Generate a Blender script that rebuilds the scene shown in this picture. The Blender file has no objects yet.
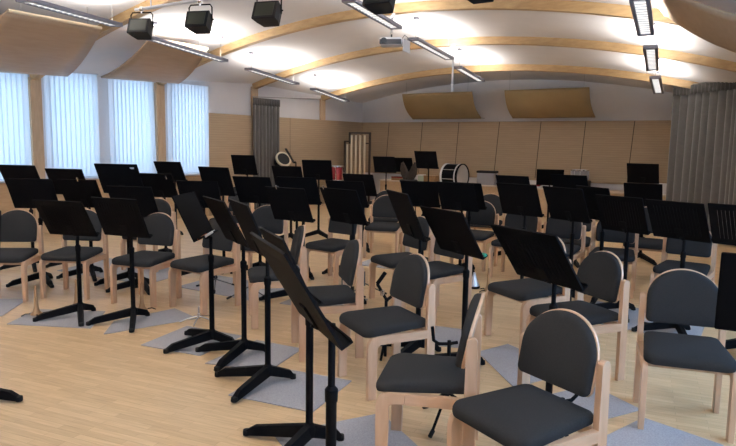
import bpy, bmesh, math, random
from mathutils import Vector, Matrix
random.seed(7)
PI = math.pi
R = math.radians
scene = bpy.context.scene
COL = scene.collection

# ------------------------------------------------------------------ materials
def new_mat(name):
    m = bpy.data.materials.new(name); m.use_nodes = True
    return m, m.node_tree, m.node_tree.nodes['Principled BSDF']

def plain(name, col, rough=.5, metal=0, spec=.5, noise=0, nscale=40, bump=0, bscale=200, sheen=0):
    m, t, b = new_mat(name)
    b.inputs['Base Color'].default_value = (*col, 1)
    b.inputs['Roughness'].default_value = rough
    b.inputs['Metallic'].default_value = metal
    b.inputs['Specular IOR Level'].default_value = spec
    if sheen: b.inputs['Sheen Weight'].default_value = sheen
    tc = t.nodes.new('ShaderNodeTexCoord')
    if noise:
        n = t.nodes.new('ShaderNodeTexNoise'); n.inputs['Scale'].default_value = nscale; n.inputs['Detail'].default_value = 5
        r = t.nodes.new('ShaderNodeValToRGB')
        r.color_ramp.elements[0].position = .3; r.color_ramp.elements[1].position = .7
        r.color_ramp.elements[0].color = (*[c*(1-noise) for c in col], 1)
        r.color_ramp.elements[1].color = (*[min(1, c*(1+noise)) for c in col], 1)
        t.links.new(tc.outputs['Object'], n.inputs['Vector']); t.links.new(n.outputs['Fac'], r.inputs['Fac'])
        t.links.new(r.outputs['Color'], b.inputs['Base Color'])
    if bump:
        n = t.nodes.new('ShaderNodeTexNoise'); n.inputs['Scale'].default_value = bscale
        bp = t.nodes.new('ShaderNodeBump'); bp.inputs['Strength'].default_value = bump
        t.links.new(tc.outputs['Object'], n.inputs['Vector']); t.links.new(n.outputs['Fac'], bp.inputs['Height'])
        t.links.new(bp.outputs['Normal'], b.inputs['Normal'])
    return m

def wood(name, col, dark, scale=(3, 3, 30), rough=.45, spec=.35):
    """grain running along the axis with the smallest scale"""
    m, t, b = new_mat(name)
    tc = t.nodes.new('ShaderNodeTexCoord'); mp = t.nodes.new('ShaderNodeMapping'); mp.inputs['Scale'].default_value = scale
    n = t.nodes.new('ShaderNodeTexNoise'); n.inputs['Scale'].default_value = 2; n.inputs['Detail'].default_value = 6; n.inputs['Distortion'].default_value = .4
    r = t.nodes.new('ShaderNodeValToRGB'); r.color_ramp.elements[0].position = .3; r.color_ramp.elements[1].position = .7
    r.color_ramp.elements[0].color = (*dark, 1); r.color_ramp.elements[1].color = (*col, 1)
    t.links.new(tc.outputs['Object'], mp.inputs['Vector']); t.links.new(mp.outputs['Vector'], n.inputs['Vector'])
    t.links.new(n.outputs['Fac'], r.inputs['Fac']); t.links.new(r.outputs['Color'], b.inputs['Base Color'])
    b.inputs['Roughness'].default_value = rough; b.inputs['Specular IOR Level'].default_value = spec
    return m

def parquet():
    m, t, b = new_mat('parquet')
    tc = t.nodes.new('ShaderNodeTexCoord'); br = t.nodes.new('ShaderNodeTexBrick')
    br.offset = .37; br.offset_frequency = 2; br.squash = 1
    br.inputs['Scale'].default_value = 1.0
    br.inputs['Brick Width'].default_value = .46; br.inputs['Row Height'].default_value = .05
    br.inputs['Mortar Size'].default_value = .0011; br.inputs['Mortar Smooth'].default_value = .6; br.inputs['Bias'].default_value = 0
    br.inputs['Color1'].default_value = (.66, .455, .245, 1); br.inputs['Color2'].default_value = (.765, .55, .315, 1)
    br.inputs['Mortar'].default_value = (.44, .28, .145, 1)
    rm = t.nodes.new('ShaderNodeMapping'); rm.inputs['Rotation'].default_value = (0, 0, R(-12))
    t.links.new(tc.outputs['Object'], rm.inputs['Vector']); t.links.new(rm.outputs['Vector'], br.inputs['Vector'])
    mp = t.nodes.new('ShaderNodeMapping'); mp.inputs['Scale'].default_value = (2.2, 26, 1)
    n = t.nodes.new('ShaderNodeTexNoise'); n.inputs['Scale'].default_value = 2.5; n.inputs['Detail'].default_value = 6
    t.links.new(rm.outputs['Vector'], mp.inputs['Vector']); t.links.new(mp.outputs['Vector'], n.inputs['Vector'])
    mx = t.nodes.new('ShaderNodeMixRGB'); mx.blend_type = 'MULTIPLY'; mx.inputs['Fac'].default_value = .35
    r = t.nodes.new('ShaderNodeValToRGB'); r.color_ramp.elements[0].position = .32; r.color_ramp.elements[1].position = .68
    r.color_ramp.elements[0].color = (.55, .48, .42, 1); r.color_ramp.elements[1].color = (1, 1, 1, 1)
    t.links.new(n.outputs['Fac'], r.inputs['Fac'])
    t.links.new(br.outputs['Color'], mx.inputs['Color1']); t.links.new(r.outputs['Color'], mx.inputs['Color2'])
    t.links.new(mx.outputs['Color'], b.inputs['Base Color'])
    b.inputs['Roughness'].default_value = .38; b.inputs['Specular IOR Level'].default_value = .4
    return m

def grooved(name, col, dark, axis, pitch=.052):
    """acoustic boarding: fine horizontal grooves and a soft grain"""
    m, t, b = new_mat(name)
    tc = t.nodes.new('ShaderNodeTexCoord'); sx = t.nodes.new('ShaderNodeSeparateXYZ')
    t.links.new(tc.outputs['Object'], sx.inputs['Vector'])
    mu = t.nodes.new('ShaderNodeMath'); mu.operation = 'DIVIDE'; mu.inputs[1].default_value = pitch
    t.links.new(sx.outputs['Z'], mu.inputs[0])
    fr = t.nodes.new('ShaderNodeMath'); fr.operation = 'FRACT'; t.links.new(mu.outputs[0], fr.inputs[0])
    lt = t.nodes.new('ShaderNodeMath'); lt.operation = 'LESS_THAN'; lt.inputs[1].default_value = .16; t.links.new(fr.outputs[0], lt.inputs[0])
    mp = t.nodes.new('ShaderNodeMapping'); mp.inputs['Scale'].default_value = (1.2, 1.2, 14)
    n = t.nodes.new('ShaderNodeTexNoise'); n.inputs['Scale'].default_value = 2; n.inputs['Detail'].default_value = 5
    t.links.new(tc.outputs['Object'], mp.inputs['Vector']); t.links.new(mp.outputs['Vector'], n.inputs['Vector'])
    r = t.nodes.new('ShaderNodeValToRGB'); r.color_ramp.elements[0].position = .3; r.color_ramp.elements[1].position = .7
    r.color_ramp.elements[0].color = (*[c*.88 for c in col], 1); r.color_ramp.elements[1].color = (*col, 1)
    t.links.new(n.outputs['Fac'], r.inputs['Fac'])
    mx = t.nodes.new('ShaderNodeMixRGB'); t.links.new(lt.outputs[0], mx.inputs['Fac'])
    t.links.new(r.outputs['Color'], mx.inputs['Color1']); mx.inputs['Color2'].default_value = (*dark, 1)
    t.links.new(mx.outputs['Color'], b.inputs['Base Color'])
    b.inputs['Roughness'].default_value = .55; b.inputs['Specular IOR Level'].default_value = .25
    return m

def emit(name, col, strength):
    m = bpy.data.materials.new(name); m.use_nodes = True; t = m.node_tree
    t.nodes.remove(t.nodes['Principled BSDF'])
    e = t.nodes.new('ShaderNodeEmission'); e.inputs['Color'].default_value = (*col, 1); e.inputs['Strength'].default_value = strength
    t.links.new(e.outputs[0], t.nodes['Material Output'].inputs['Surface'])
    return m

def translucent(name, col, mix=.55):
    m = bpy.data.materials.new(name); m.use_nodes = True; t = m.node_tree
    t.nodes.remove(t.nodes['Principled BSDF'])
    d = t.nodes.new('ShaderNodeBsdfDiffuse'); d.inputs['Color'].default_value = (*col, 1)
    l = t.nodes.new('ShaderNodeBsdfTranslucent'); l.inputs['Color'].default_value = (*col, 1)
    x = t.nodes.new('ShaderNodeMixShader'); x.inputs[0].default_value = mix
    t.links.new(d.outputs[0], x.inputs[1]); t.links.new(l.outputs[0], x.inputs[2])
    t.links.new(x.outputs[0], t.nodes['Material Output'].inputs['Surface'])
    return m

def glass_mat():
    m = bpy.data.materials.new('window_glass'); m.use_nodes = True; t = m.node_tree
    t.nodes.remove(t.nodes['Principled BSDF'])
    d = t.nodes.new('ShaderNodeBsdfTransparent'); d.inputs['Color'].default_value = (.93, .97, 1, 1)
    g = t.nodes.new('ShaderNodeBsdfGlossy'); g.inputs['Roughness'].default_value = .03
    x = t.nodes.new('ShaderNodeMixShader'); x.inputs[0].default_value = .06
    t.links.new(d.outputs[0], x.inputs[1]); t.links.new(g.outputs[0], x.inputs[2])
    t.links.new(x.outputs[0], t.nodes['Material Output'].inputs['Surface'])
    return m

M = dict(
    floor=parquet(),
    white=plain('white_paint', (.70, .69, .70), .8, spec=.2, noise=.02, nscale=3),
    ceil=plain('ceiling_paint', (.74, .72, .72), .85, spec=.15, noise=.02, nscale=3),
    beam=wood('glulam', (.55, .375, .19), (.43, .275, .13), (3, 12, 12), .5),
    post=wood('post_wood', (.60, .44, .29), (.50, .35, .22), (14, 14, 2), .5),
    panel=grooved('acoustic_boarding', (.405, .30, .195), (.31, .22, .14), 'Z'),
    wains=wood('wainscot', (.55, .39, .23), (.46, .31, .18), (10, 2, 10), .5),
    ledge=plain('ledge_top', (.62, .52, .40), .45, noise=.05, nscale=6),
    seam=plain('seam_gap', (.05, .035, .02), .8),
    cloud=wood('cloud_veneer', (.47, .345, .235), (.42, .30, .20), (8, 1.5, 8), .5),
    litedge=plain('cloud_edge_lit', (.70, .56, .38), .5),  # light falling on the front edge put into a paler colour
    ochre=plain('ochre_panel', (.29, .205, .095), .6, noise=.05, nscale=5),
    curtain=plain('grey_curtain', (.105, .099, .093), .95, spec=.1, noise=.06, nscale=20, sheen=.3),
    rail=plain('rail_metal', (.35, .34, .33), .4, 1),
    black=plain('black_metal', (.005, .005, .006), .62, spec=.05),
    deskblack=plain('desk_black', (.0060, .0060, .0070), .5, spec=.012),
    blackmatte=plain('black_matte', (.012, .012, .013), .7, spec=.3),
    rubber=plain('rubber', (.012, .012, .012), .85, spec=.2),
    beech=wood('beech', (.66, .44, .295), (.55, .345, .215), (9, 9, 1.6), .42),
    beechx=wood('beech_rail', (.66, .44, .295), (.55, .345, .215), (1.6, 9, 9), .42),
    fabric=plain('charcoal_fabric', (.026, .0262, .0275), .95, spec=.1, noise=.12, nscale=160, bump=.15, bscale=500),
    carpet=plain('grey_carpet', (.35, .345, .365), .97, spec=.1, noise=.16, nscale=120, bump=.3, bscale=400),
    lampgrey=plain('lamp_grey', (.20, .20, .24), .45, .3),
    louvre=emit('lamp_louvre', (1, .97, .93), 1.25),
    chrome=plain('chrome', (.75, .76, .78), .18, 1),
    silver=plain('silver', (.80, .81, .84), .35, .55),
    peg=wood('peg_wood', (.42, .25, .13), (.30, .17, .08), (10, 10, 3), .45),
    plwhite=plain('white_plastic', (.74, .74, .76), .4),
    pldark=plain('dark_plastic', (.05, .05, .055), .5),
    lens=plain('lens', (.06, .07, .08), .08, spec=.8),
    gel=plain('lamp_lens', (.030, .034, .022), .35, spec=.4),
    frame=plain('window_frame', (.66, .66, .70), .45),
    blind=translucent('blind_fabric', (.84, .87, .93), .55),
    glass=glass_mat(),
    cream=plain('cream', (.72, .64, .48), .5),
    red=plain('red_lacquer', (.25, .02, .025), .25, spec=.6),
    brown=plain('brown_fabric', (.035, .023, .016), .9, noise=.3, nscale=30),
    orange=plain('orange_paint', (.70, .20, .04), .4),
    green=plain('pale_green', (.42, .52, .42), .5),
    clearbox=plain('grey_box', (.30, .30, .33), .4),
    boxwood=plain('box_wood', (.30, .17, .07), .5, noise=.2, nscale=20),
    darkwood=plain('dark_wood', (.035, .02, .012), .4),
    paper=plain('paper', (.75, .75, .76), .7),
    greenglint=plain('green_glint', (.03, .45, .28), .3),  # green of a reflected glint put into the colour
    drumhead=plain('drum_head', (.60, .57, .54), .6),
)

# ------------------------------------------------------------------ mesh helpers
def link(name, bm, mat, parent=None, smooth=False, mats=None):
    me = bpy.data.meshes.new(name); bm.normal_update()
    bmesh.ops.recalc_face_normals(bm, faces=bm.faces[:])
    bm.to_mesh(me); bm.free()
    for m_ in (mats or [mat]): me.materials.append(m_)
    if smooth:
        for p in me.polygons: p.use_smooth = True
        try: me.set_sharp_from_angle(angle=R(40))
        except Exception: pass
    o = bpy.data.objects.new(name, me); COL.objects.link(o)
    if parent: o.parent = parent
    return o

def box(bm, x0, x1, y0, y1, z0, z1, mat=None, bevel=0):
    b2 = bmesh.new()
    bmesh.ops.create_cube(b2, size=1)
    for v in b2.verts: v.co = Vector(((x0+x1)/2+v.co.x*(x1-x0), (y0+y1)/2+v.co.y*(y1-y0), (z0+z1)/2+v.co.z*(z1-z0)))
    if bevel: bmesh.ops.bevel(b2, geom=b2.edges[:], offset=bevel, segments=2, affect='EDGES', clamp_overlap=True)
    merge(bm, b2, mat)

def merge(bm, b2, mat=None):
    if mat is not None: b2.transform(mat)
    vm = {v: bm.verts.new(v.co) for v in b2.verts}
    for f in b2.faces:
        try: nf = bm.faces.new([vm[v] for v in f.verts]); nf.material_index = f.material_index
        except ValueError: pass
    b2.free()

def lathe(bm, prof, seg=20, mat=None):
    """prof: list of (radius, z)"""
    b2 = bmesh.new(); rings = []
    for r_, z in prof:
        if r_ < 1e-6: rings.append([b2.verts.new((0, 0, z))])
        else: rings.append([b2.verts.new((r_*math.cos(2*PI*i/seg), r_*math.sin(2*PI*i/seg), z)) for i in range(seg)])
    hoop = len(prof) > 3 and abs(prof[0][1]-prof[1][1]) < 1e-6 and prof[0][0] > .01       # an open ring, not a capped body
    for a, b in zip(rings, rings[1:]+(rings[:1] if hoop else [])):
        for i in range(seg):
            j = (i+1) % seg
            if len(a) == 1 and len(b) == 1: continue
            if len(a) == 1: b2.faces.new([a[0], b[j], b[i]])
            elif len(b) == 1: b2.faces.new([a[i], a[j], b[0]])
            else: b2.faces.new([a[i], a[j], b[j], b[i]])
    if len(rings[0]) > 1 and not hoop: b2.faces.new(rings[0][::-1])
    if len(rings[-1]) > 1 and not hoop: b2.faces.new(rings[-1])
    merge(bm, b2, mat)

def tube(bm, pts, r, seg=8, r1=None):
    """round bar through the points"""
    pts = [Vector(p) for p in pts]; n = len(pts); rings = []
    up = Vector((0, 0, 1))
    for i, p in enumerate(pts):
        d = (pts[min(i+1, n-1)]-pts[max(i-1, 0)]).normalized()
        a = d.cross(up)
        if a.length < 1e-3: a = d.cross(Vector((1, 0, 0)))
        a.normalize(); b = d.cross(a).normalized()
        rr = r if r1 is None else r+(r1-r)*i/(n-1)
        rings.append([bm.verts.new(p+a*rr*math.cos(2*PI*k/seg)+b*rr*math.sin(2*PI*k/seg)) for k in range(seg)])
    for A, B in zip(rings, rings[1:]):
        for k in range(seg):
            j = (k+1) % seg; bm.faces.new([A[k], A[j], B[j], B[k]])
    bm.faces.new(rings[0][::-1]); bm.faces.new(rings[-1])

def prism(bm, poly, t0, t1, fn):
    """extrude a 2D polygon between t0 and t1; fn(a, b, t) -> point"""
    A = [bm.verts.new(fn(a, b, t0)) for a, b in poly]; B = [bm.verts.new(fn(a, b, t1)) for a, b in poly]
    n = len(poly)
    for i in range(n):
        j = (i+1) % n; bm.faces.new([A[i], A[j], B[j], B[i]])
    bm.faces.new(A[::-1]); bm.faces.new(B)

def rings_surface(bm, outline, rings, fn, centre):
    """outline: 2D loop; rings: (scale, t); closed pillow-like body"""
    n = len(outline); R_ = []
    for s, t in rings:
        R_.append([bm.verts.new(fn(centre[0]+(a-centre[0])*s, centre[1]+(b-centre[1])*s, t)) for a, b in outline])
    for A, B in zip(R_, R_[1:]):
        for i in range(n):
            j = (i+1) % n; bm.faces.new([A[i], A[j], B[j], B[i]])
    c0 = bm.verts.new(fn(centre[0], centre[1], rings[0][1])); c1 = bm.verts.new(fn(centre[0], centre[1], rings[-1][1]))
    for i in range(n):
        j = (i+1) % n
        bm.faces.new([c0, R_[0][j], R_[0][i]]); bm.faces.new([c1, R_[-1][i], R_[-1][j]])

def thing(name, label, cat, loc=(0, 0, 0), rz=0, group=None):
    o = bpy.data.objects.new(name, None); COL.objects.link(o)
    o.empty_display_size = .1
    o.location = loc; o.rotation_euler = (0, 0, rz)
    return tag(o, label, cat, group)

def tag(o, label, cat, group=None, kind=None):
    if label: o['label'] = label
    if cat: o['category'] = cat
    if group: o['group'] = group
    if kind: o['kind'] = kind
    return o

def struct(name, bm, mat, smooth=False, mats=None):
    o = link(name, bm, mat, None, smooth, mats); o['kind'] = 'structure'
    return o

def dup(root, loc, rz, label, group=None):
    r = root.copy(); COL.objects.link(r); r.location = loc; r.rotation_euler = (0, 0, rz)
    r['label'] = label
    if group: r['group'] = group
    for ch in list(root.children):
        c = ch.copy(); COL.objects.link(c); c.parent = r
        for g in list(ch.children):
            d = g.copy(); COL.objects.link(d); d.parent = c
    return r

# ------------------------------------------------------------------ the hall
# room axes: x across (window wall at x = WL), y towards the back wall, z up; the camera stands at x = y = 0
WL, SB, S0 = -10.94, 15.33, -2.5
def wr(s): return 2.9-.30*s                       # the slanting wall on the other side
ARCS = [(-2.5, -3.1, 17.0, 3.74), (2.5, -4.3, 17.0, 3.69), (5.78, -5.05, 17.0, 3.62), (8.29, -5.59, 17.093, 3.548),
        (10.95, -6.18, 18.356, 3.466), (13.47, -6.5, 18.733, 3.269), (15.40, -6.75, 19.0, 3.12)]
def arc(s):
    for a, b in zip(ARCS, ARCS[1:]):
        if s <= b[0] or b is ARCS[-1]:
            k = (s-a[0])/(b[0]-a[0]); return [a[i]+(b[i]-a[i])*k for i in (1, 2, 3)]
def soffit(w, s):
    c, r_, top = arc(s); return top-r_+math.sqrt(r_*r_-(w-c)**2)
DROP = .13
def ceil_z(w, s): return soffit(w, s)+DROP

def rect_wall_holes(bm, u0, u1, z0, z1, holes, fn, t0, t1):
    """a wall slab with rectangular openings, from a grid of cells"""
    us = sorted({u0, u1, *[h[0] for h in holes], *[h[1] for h in holes]}); zs = sorted({z0, z1, *[h[2] for h in holes], *[h[3] for h in holes]})
    for a, b in zip(us, us[1:]):
        for c, d in zip(zs, zs[1:]):
            if any(a >= h[0]-1e-6 and b <= h[1]+1e-6 and c >= h[2]-1e-6 and d <= h[3]+1e-6 for h in holes): continue
            prism(bm, [(a, c), (b, c), (b, d), (a, d)], t0, t1, fn)

bm = bmesh.new(); prism(bm, [(WL-.3, S0-.3), (wr(S0)+.3, S0-.3), (wr(SB)+.3, SB+.3), (WL-.3, SB+.3)], -.1, 0, lambda a, b, t: (a, b, t))
struct('floor', bm, M['floor'])

bm = bmesh.new(); NS, NW = 44, 48; G = []
for i in range(NS+1):
    s = S0-.2+(SB+.25-S0)*i/NS; row = []
    for j in range(NW+1):
        w = WL-.2+(wr(s)+.25-(WL-.2))*j/NW; row.append(bm.verts.new((w, s, ceil_z(w, s))))
    G.append(row)
for i in range(NS):
    for j in range(NW): bm.faces.new([G[i][j], G[i+1][j], G[i+1][j+1], G[i][j+1]])
top = bmesh.ops.extrude_face_region(bm, geom=bm.faces[:])
for v in [g for g in top['geom'] if isinstance(g, bmesh.types.BMVert)]: v.co.z += .12
struct('ceiling', bm, M['ceil'], smooth=True)

WIN = [(3.55, 4.45), (4.74, 5.62), (5.98, 6.88), (7.19, 8.06), (8.50, 9.47)]
WZ0, WZ1 = .95, 2.77
bm = bmesh.new()
rect_wall_holes(bm, S0-.2, SB+.2, 0, 3.1, [(a, b, WZ0, WZ1) for a, b in WIN], lambda a, z, t: (t, a, z), WL-.22, WL)
struct('wall_left', bm, M['white'])
bm = bmesh.new(); box(bm, WL-.2, wr(SB)+.2, SB, SB+.2, 0, 3.6); struct('wall_back', bm, M['white'])
bm = bmesh.new(); box(bm, WL-.2, wr(S0)+.2, S0-.2, S0, 0, 4.0); struct('wall_front', bm, M['white'])
# slanting wall; three unseen openings added to bring daylight onto the near floor
dirR = Vector((wr(SB)-wr(S0), SB-S0, 0)); LR = dirR.length; dirR.normalize(); norR = Vector((dirR.y, -dirR.x, 0))
def onR(u, z, t): return Vector((wr(S0), S0, z))+dirR*u+norR*t
ADDED_RWIN = [(2.2, 4.2), (4.9, 6.9), (7.6, 9.6)]
bm = bmesh.new()
rect_wall_holes(bm, -.2, LR+.2, 0, 4.0, [(a, b, .9, 2.4) for a, b in ADDED_RWIN], lambda a, z, t: onR(a, z, t), 0, .22)
struct('wall_right', bm, M['white'])

# window joinery, glass and sill
def window(n, s0, s1, fn, z0, z1, depth0):
    w = bpy.data.objects.new('window_%d' % n, None); COL.objects.link(w); w['kind'] = 'structure'
    bm = bmesh.new(); f = .055
    for a, b, c, d in ((s0, s1, z0, z0+f), (s0, s1, z1-f, z1), (s0, s0+f, z0+f, z1-f), (s1-f, s1, z0+f, z1-f)):
        prism(bm, [(a, c), (b, c), (b, d), (a, d)], depth0, depth0+.06, fn)
    link('window_frame', bm, M['frame'], w)
    bm = bmesh.new(); prism(bm, [(s0+f, z0+f), (s1-f, z0+f), (s1-f, z1-f), (s0+f, z1-f)], depth0+.025, depth0+.031, fn)
    link('window_pane', bm, M['glass'], w)
    return w
for i, (a, b) in enumerate(WIN): window(i+1, a, b, lambda u, z, t: (WL-t, u, z), WZ0, WZ1, .10)
for i, (a, b) in enumerate(ADDED_RWIN): window(i+6, a, b, lambda u, z, t: onR(u, z, t), .9, 2.4, .08)  # unseen windows, added for light from this side
bm = bmesh.new(); box(bm, WL, WL+.16, 3.2, 9.60, .90, .935, bevel=.006); tr = struct('trim_1', bm, M['frame'])

# wooden boarding
bm = bmesh.new(); box(bm, WL, WL+.05, 9.50, SB, 0, 2.235, bevel=.004)
for s in (12.15,): box(bm, WL+.049, WL+.0515, s, s+.012, .02, 2.23)
for f in bm.faces:
    if f.calc_center_median().x > WL+.0485 and f.calc_area() < .1 and f.normal.length >= 0 and abs(f.calc_center_median().z-1.125) < .2: f.material_index = 1
struct('trim_2', bm, M['panel'], mats=[M['panel'], M['seam']])
bm = bmesh.new(); box(bm, WL, WL+.04, S0, 9.50, 0, .895, bevel=.004); struct('trim_3', bm, M['wains'])
bm = bmesh.new(); box(bm, WL+.05, wr(SB), SB-.05, SB, .80, 2.235)
for xt, xb in ((-9.98, -10.08), (-8.90, -8.985), (-7.80, -7.885), (-6.665, -6.765), (-5.59, -5.675), (-4.52, -4.60), (-3.44, -3.52)):
    zb, zt_ = .85, 2.225
    n0 = len(bm.faces)
    prism(bm, [(xb-.008, zb), (xb+.008, zb), (xt+.008, zt_), (xt-.008, zt_)], SB-.0525, SB-.05, lambda a, b, t: (a, t, b))
    bm.faces.ensure_lookup_table()
    for f in bm.faces[n0:]: f.material_index = 1
struct('trim_4', bm, M['panel'], mats=[M['panel'], M['seam']])
# low built-in ledge along the back wall
bm = bmesh.new(); box(bm, -9.7, wr(SB)-.1, 14.46, SB-.055, 0, .635); 
struct('trim_5', bm, M['wains'])
bm = bmesh.new(); box(bm, -9.72, wr(SB)-.1, 14.42, SB-.055, .637, .665, bevel=.004); struct('trim_6', bm, M['ledge'])

# arched beams and the posts under them
BS = [0.6, 3.2, 5.78, 8.29, 10.95, 13.47]
for k, s in enumerate(BS):
    bm = bmesh.new(); N = 40; prev = None
    for j in range(N+1):
        w = WL+.01+(wr(s)-.01-(WL+.01))*j/N; z = soffit(w, s)
        ring = [bm.verts.new(p) for p in ((w, s-.06, z), (w, s+.06, z), (w, s+.06, z+DROP+.01), (w, s-.06, z+DROP+.01))]
        if prev:
            for a in range(4): bm.faces.new([prev[a], prev[(a+1) % 4], ring[(a+1) % 4], ring[a]])
        else: bm.faces.new(ring[::-1])
        prev = ring
    bm.faces.new(prev)
    o = struct('beam_arch', bm, M['beam'])
    bm = bmesh.new(); box(bm, WL-.02, WL+(.046 if s > 9.5 else .075), s-.10, s+.10, 0, soffit(WL+.05, s)+.05, bevel=.006)
    struct('post_pillar', bm, M['post'])

# ------------------------------------------------------------------ vertical blinds
def blind(s0, s1, label, lean=0):
    root = thing('vertical_blind', label, 'blind', (WL+.10, s0, 0), 0, 'vertical blinds at the windows')
    L = s1-s0
    bm = bmesh.new(); box(bm, -.02, .03, -.03, L+.03, 2.785, 2.825, bevel=.004); link('head_rail', bm, M['frame'], root)
    n = int(round(L/.088))
    for i in range(n):
        y = (i+.5)*L/n
        bm = bmesh.new()
        a = R(82); hx, hy = .057*math.cos(a), .057*math.sin(a)
        dz = lean*max(0, i-n+3)/3.0
        P = []
        for k in range(4):
            t = -1+2*k/3; bow = .006*(1-t*t)
            P.append((hx*t+bow, y+hy*t))
        for (xa, ya), (xb, yb) in zip(P, P[1:]):
            v = [bm.verts.new(q) for q in ((xa, ya+dz, .96), (xb, yb+dz, .96), (xb, yb, 2.785), (xa, ya, 2.785))]
            bm.faces.new(v)
        link('slat', bm, M['blind'], root)
    return root
BL = ['vertical blind at the window beyond the picture, by the open floor',
      'pale blue vertical blind cut by the frame edge, first window from the open floor',
      'white vertical blind in the second window, against the wide wooden pillar',
      'white vertical blind in the third window with slats leaning at one end',
      'white vertical blind in the last window beside the wood boarding']
for i, (a, b) in enumerate(WIN):
    if i: blind(a-.06, b+.0, BL[i], .09 if i == 3 else 0)

# ------------------------------------------------------------------ curtains
def curtain(label, path, z0, ztop, folds, amp, name='curtain'):
    """pleated cloth hung along a path of (x, y) points"""
    pts = [Vector((*p, 0)) for p in path]; seg = [(b-a).length for a, b in zip(pts, pts[1:])]; L = sum(seg)
    def at(u):
        d = u*L
        for a, b, l in zip(pts, pts[1:], seg):
            if d <= l+1e-9:
                t = (b-a).normalized(); return a+t*d, Vector((t.y, -t.x, 0))
            d -= l
        t = (pts[-1]-pts[-2]).normalized(); return pts[-1], Vector((t.y, -t.x, 0))
    root = thing(name, label, 'curtain', (pts[0].x, pts[0].y, 0)); o = pts[0]
    N = folds*16; bm = bmesh.new(); rows = []
    for zi in range(13):
        v = zi/12; z = z0+(ztop-.16-z0)*v; row = []
        for i in range(N+1):
            u = i/N; p, nn = at(u)
            ph = 2*PI*folds*u+.5*math.sin(2*PI*u*3.1+1)
            a = amp*(.8+.2*math.sin(u*17.3+1.3))*(1-.25*v)
            off = a*(2*abs(math.sin(.5*ph+.18*math.sin(2*v+u*9)))**.75-1)
            q = p+nn*off-o; row.append(bm.verts.new((q.x, q.y, z)))
        rows.append(row)
    for A, B in zip(rows, rows[1:]):
        for i in range(N): bm.faces.new([A[i], A[i+1], B[i+1], B[i]])
    c = link('cloth', bm, M['curtain'], root, smooth=True)
    sol = c.modifiers.new('thick', 'SOLIDIFY'); sol.thickness = .006
    bm = bmesh.new(); rows = []
    for z in (ztop-.17, ztop-.10, ztop-.09, ztop):
        row = []
        for i in range(N+1):
            u = i/N; p, nn = at(u); off = .35*amp*math.sin(2*PI*folds*2*u)+(.004 if abs(z-ztop+.095) < .01 else 0)
            q = p+nn*off-o; row.append(bm.verts.new((q.x, q.y, z)))
        rows.append(row)
    for A, B in zip(rows, rows[1:]):
        for i in range(N): bm.faces.new([A[i], A[i+1], B[i+1], B[i]])
    hd = link('pleated_header', bm, M['curtain'], root, smooth=True)
    sol = hd.modifiers.new('thick', 'SOLIDIFY'); sol.thickness = .008
    return root
curtain('narrow grey pleated curtain drawn back against the window wall', [(WL+.15, 10.77), (WL+.15, 11.68)], .05, 2.64, 8, .045)
curtain('wide grey pleated curtain hanging in the back corner opposite the windows', [(-2.42, 13.78), (-1.30, 12.68), (-.75, 11.6)], .05, 2.80, 14, .055)
bm = bmesh.new(); tube(bm, [(WL+.15, 10.75, 2.655), (WL+.15, 13.25, 2.76)], .011)
tag(link('curtain_rail', bm, M['rail']), 'thin metal curtain rail running on from the narrow curtain to the next post', 'rail')
bm = bmesh.new(); tube(bm, [(-2.44, 13.82, 2.815), (-1.30, 12.68, 2.815), (-.75, 11.6, 2.815)], .014)
tag(link('curtain_rail', bm, M['rail']), 'metal rail along the top of the wide corner curtain', 'rail')

# ------------------------------------------------------------------ acoustic clouds
def cloud(name, label, top0, top1, bot0, bot1, mat, thick=.03, bend=1.0, group=None, bow=0):
    """curved sheet between a top edge and a bottom edge (points)"""
    T0, T1, B0, B1 = map(Vector, (top0, top1, bot0, bot1)); o = (T0+T1)/2
    root = thing(name, label, 'acoustic panel', o, 0, group)
    nu, nv = 8, 14; bm = bmesh.new(); gr = []
    for i in range(nv+1):
        v = i/nv; k = v+bend*(v-v*v)*0; row = []
        for j in range(nu+1):
            u = j/nu
            a = T0.lerp(T1, u); b = B0.lerp(B1, u); p = a.lerp(b, v)
            p = p+Vector((0, 0, -1))*bend*.16*4*v*(1-v)*.5
            row.append(bm.verts.new(p-o))
        gr.append(row)
    for i in range(nv):
        for j in range(nu): bm.faces.new([gr[i][j], gr[i][j+1], gr[i+1][j+1], gr[i+1][j]])
    bm.normal_update()
    sh = link('veneer_sheet', bm, mat, root, smooth=True)
    sol = sh.modifiers.new('thick', 'SOLIDIFY'); sol.thickness = thick; sol.offset = 0
    return root
def wires(root, pts):
    for p in pts:
        p = Vector(p); q = Vector((p.x, p.y, ceil_z(p.x, p.y)))
        bm = bmesh.new(); tube(bm, [p-root.location, q-root.location], .003, 6); link('hanging_wire', bm, M['rail'], root)
def edge_strip(root, a, b):
    a, b = Vector(a), Vector(b); bm = bmesh.new(); tube(bm, [a-root.location, b-root.location], .022, 8)
    link('front_edge', bm, M['litedge'], root)['label'] = 'wooden front edge with the light on it painted in'
c = cloud('ceiling_panel', 'wide curved veneer ceiling panel above the first windows by the open floor', (-8.25, 4.09, 3.16), (-8.25, 5.34, 3.14), (-9.95, 3.6, 2.55), (-9.90, 5.78, 2.62), M['cloud'])
wires(c, [(-8.35, 4.3, 3.12), (-8.35, 5.2, 3.1)]); edge_strip(c, (-8.25, 4.09, 3.165), (-8.25, 5.34, 3.145))
c = cloud('ceiling_panel', 'curved veneer ceiling panel above the blinds between two arched beams', (-8.72, 6.47, 3.20), (-8.72, 7.63, 3.19), (-10.0, 6.43, 2.66), (-10.0, 8.03, 2.70), M['cloud'])
wires(c, [(-8.8, 6.6, 3.17), (-8.8, 7.5, 3.16)]); edge_strip(c, (-8.72, 6.47, 3.205), (-8.72, 7.63, 3.195))
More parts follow.
